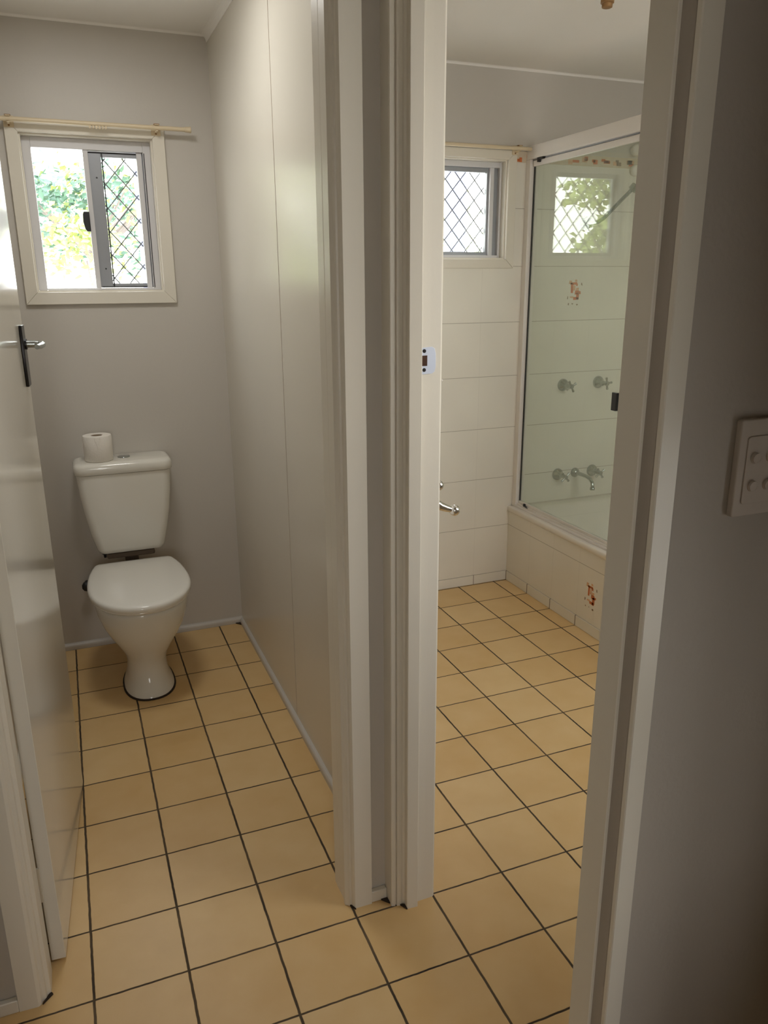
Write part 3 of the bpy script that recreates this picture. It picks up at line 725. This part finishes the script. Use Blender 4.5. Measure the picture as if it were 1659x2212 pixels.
# ------------------------------------------------------------------ strike plate
st = thing('strike_plate', 'pale zinc strike plate with dark latch hole on the bathroom door jamb', 'strike plate', (.780, -.0085, 1.346)); A = At(st)
yy = -.0093
A.part('plate', MB().prism([(.7655, 1.3195), (.7655, 1.3725), (.791, 1.3745), (.797, 1.371), (.7995, 1.36), (.7995, 1.334), (.797, 1.324), (.791, 1.3205)], yy - .0022, yy + .001, axis=1), M['strike'], bevel=0.0006)
A.part('latch_hole', MB().box(.7668, .7800, yy - .0027, yy - .002, 1.3365, 1.3575), M['hole'])
for zz in (1.3665, 1.3285):
    A.part('screw', MB().lathe((.7735, yy - .002, zz), (0, -1, 0), [(0, .0040), (.0008, .0038), (.001, .001)], 14), M['darkmetal'], smooth=40)
MB().box(.7815, .7822, -.0079, -.0070, 1.275, 1.3195).build('trim_13', M['card'], kind=ST)

# chrome hook beyond the jamb, on the bathroom side
hk = thing('wall_hook', 'polished chrome curved hook with ball ends sticking out past the door jamb', 'hook', (.81, .075, 1.03)); A = At(hk)
A.part('back_plate', MB().lathe((.8105, .085, 1.035), (1, 0, 0), [(0, .018), (.004, .018), (.007, .013)], 24), M['chrome'], smooth=40)
A.part('upper_ball', MB().ball((.857, .085, 1.054), .0118, 20), M['chrome'], smooth=70)
A.part('upper_arm', MB().tube([(.813, .085, 1.035), (.838, .085, 1.030), (.850, .085, 1.036), (.8535, .085, 1.048)], [.006, .005, .005, .0045], 14), M['chrome'], smooth=60)
A.part('lower_arm', MB().tube([(.813, .085, 1.033), (.838, .085, 1.026), (.849, .085, 1.014), (.862, .085, 1.004), (.878, .085, .997), (.892, .085, .992)], [.006, .008, .0098, .0100, .0085, .0068], 18), M['chrome'], smooth=60)
A.part('lower_ball', MB().ball((.899, .085, .990), .0130, 20), M['chrome'], smooth=70)
pg = thing('wall_peg', 'tiny white peg at the jamb edge below the strike plate', 'peg', (.817, .0, 1.305)); A = At(pg)
A.part('peg_head', MB().ball((.8185, -.001, 1.304), .0028, 12), M['plastic'], smooth=60)

# ------------------------------------------------------------------ light switch
sw = thing('light_switch', 'white wall plate with a two by two block of round switches', 'light switch', (.851, -.79, 1.288)); A = At(sw)
def plate(x0, x1, z0, z1, y0, y1, r, n=6):
    return MB().prism([(p.x, p.y) for p in rrect(x0, x1, z0, z1, r, 0, n)], y0, y1, axis=1)
A.part('switch_plate', plate(.815, .889, 1.229, 1.347, -.799, -.790, .004), M['switch'], bevel=0.002)
A.part('switch_cover', plate(.8265, .8775, 1.2445, 1.3265, -.8005, -.799, .004), M['switch'], bevel=0.0008)
for xx, zz in ((.840, 1.3005), (.864, 1.3005), (.840, 1.2665), (.864, 1.2665)):
    rk = MB().lathe((xx, -.8005, zz), (0, -1, 0), [(0, .0072), (.0012, .0071), (.0013, .0064), (.0034, .0060), (.0038, .004)], 24)
    rk.v = [(x_, y_ + (z_ - zz) * (-.12 if y_ < -.8022 else 0), z_) for x_, y_, z_ in rk.v]
    A.part('rocker', rk, M['switch'], smooth=35)

# ------------------------------------------------------------------ curtain rods
def rod(label, x0, x1, z, brackets, cap_at, rings=None):
    y = 1.792
    t = thing('curtain_rod', label, 'curtain rod', (x0, y, z)); A = At(t)
    A.part('rod_bar', MB().tube([(x0, y, z), (x1, y, z)], .0078, 16), M['rod'], smooth=60)
    if cap_at is not None:
        A.part('end_cap', MB().lathe((cap_at - .018, y, z), (1, 0, 0), [(0, .0095), (.016, .0105), (.022, .012), (.024, .009)], 16), M['rod'], smooth=40)
    for bx in brackets:
        b = A.part('bracket', MB().box(bx - .017, bx + .017, BACK - .0185, BACK - .0162, z - .022, z + .016).box(bx - .004, bx + .004, y - .006, BACK - .018, z - .0125, z - .0085).box(bx - .008, bx + .008, y - .010, y + .010, z + .0075, z + .0105), M['rod'], bevel=0.001)
        q = MB().lathe((bx, BACK - .0185, z - .015), (0, -1, 0), [(0, .0035), (.002, .003)], 10)
        q.v = [tuple(Vector(p) - A.off) for p in q.v]; q.build('screw', M['rust'], b)
        q = MB().box(bx - .010, bx + .010, y - .010, y + .008, z + .0105, z + .0125)
        q.v = [tuple(Vector(p) - A.off) for p in q.v]; q.build('bracket_clip', M['rust'], b)
    if rings:
        for k in range(6):
            xx = rings + k * .011
            A.part('glider', MB().box(xx, xx + .006, y - .005, y + .005, z - .0155, z - .0065), M['rod'], bevel=0.001)


rod('cream curtain rod over the toilet window with its end cap', -.16, .615, 2.053, (.002, .505), .625, .268)
rod('cream curtain rod over the bathroom window ending at the shower screen', 1.50, 2.122, 2.062, (2.062,), None)

# ------------------------------------------------------------------ bathroom ceiling lampholder
lh = thing('lampholder', 'white and brass batten lampholder on the bathroom ceiling', 'lampholder', (1.815, .885, CEIL)); A = At(lh)
A.part('batten_base', MB().lathe((1.815, .885, CEIL), (0, 0, -1), [(0, .045), (.012, .044), (.02, .030), (.03, .022)], 32), M['plastic'], smooth=40)
A.part('lamp_socket', MB().lathe((1.815, .885, CEIL - .03), (0, 0, -1), [(0, .021), (.018, .021), (.020, .017), (.030, .0165), (.032, .012)], 24), M['rust'], smooth=40)

# ------------------------------------------------------------------ outdoors
gnd = MB().box(-30, 30, -30, 45, -0.5, -0.4).build('ground', M['ground'], kind=ST)
def vpost(x, y, label, h=.055):
    t = thing('verandah_post', label, 'post', (x, y, -0.4), 'square posts outside the windows'); A = At(t)
    A.part('post_shaft', MB().box(x - h, x + h, y - h, y + h, -.40, 3.4), M['post'], bevel=0.006)
    A.part('post_bracket', MB().box(x - h - .01, x + h + .01, y - h - .01, y + h + .01, -.40, -.25), M['alu'])
vpost(2.668, 3.6, 'lilac grey post outside the bathroom window')
vpost(.89, 6.0, 'lilac grey post at the right of the toilet window view', .08)


def tree(x, y, h, r, n, label, mats, trunk_r=.08, low=0.6):
    t = thing('leafy_tree', label, 'tree', (x, y, -0.4)); A = At(t)
    rg = random.Random(int(x * 100 + y * 10))
    tr = MB().tube([(x, y, -.4), (x + .05, y, h * .35), (x - .05, y + .05, h * .7)], [trunk_r, trunk_r * .7, trunk_r * .3], 10)
    for k in range(14):
        z0 = rg.uniform(low, h * .75); a = rg.uniform(0, 6.28); L = r * rg.uniform(.5, .95)
        tr.tube([(x, y, z0), (x + math.cos(a) * L * .5, y + math.sin(a) * L * .5, z0 + .25), (x + math.cos(a) * L, y + math.sin(a) * L, z0 + .55)], [.025, .016, .006], 6)
    A.part('trunk', tr, M['bark'], smooth=60)
    for mi, m_ in enumerate(mats):
        mb = MB()
        cl = [(rg.uniform(0, 6.28), rg.uniform(.25, 1) ** .6, rg.uniform(low, h)) for _ in range(26)]
        for k in range(n):
            a, q, z = rg.choice(cl)
            c = Vector((x + math.cos(a) * q * r, y + math.sin(a) * q * r, z)) + Vector((rg.gauss(0, .2), rg.gauss(0, .2), rg.gauss(0, .17))) * r * .7
            d = Vector((rg.gauss(0, 1), rg.gauss(0, 1), rg.gauss(0, .6))).normalized(); s_ = rg.uniform(.05, .11)
            p = d.orthogonal().normalized() * s_ * .33; nn = d.cross(p).normalized() * s_ * .06
            mb.add([c, c + d * s_ * .4 + p + nn, c + d * s_, c + d * s_ * .4 - p + nn], [(0, 1, 2, 3)])
        A.part('foliage', mb, M[m_])


tree(.45, 7.2, 2.45, .85, 1500, 'small leafy green tree outside the toilet window', ('leafA', 'leafB'), .03, 1.7)
tree(-.78, 4.7, 3.0, .55, 1900, 'yellow green tree outside, further left of the toilet window', ('leafB', 'leafB'), .03, 1.3)
tree(6.4, 9.0, 3.2, 1.3, 900, 'pale green shrub beyond the bathroom window post', ('leafB', 'leafB'))
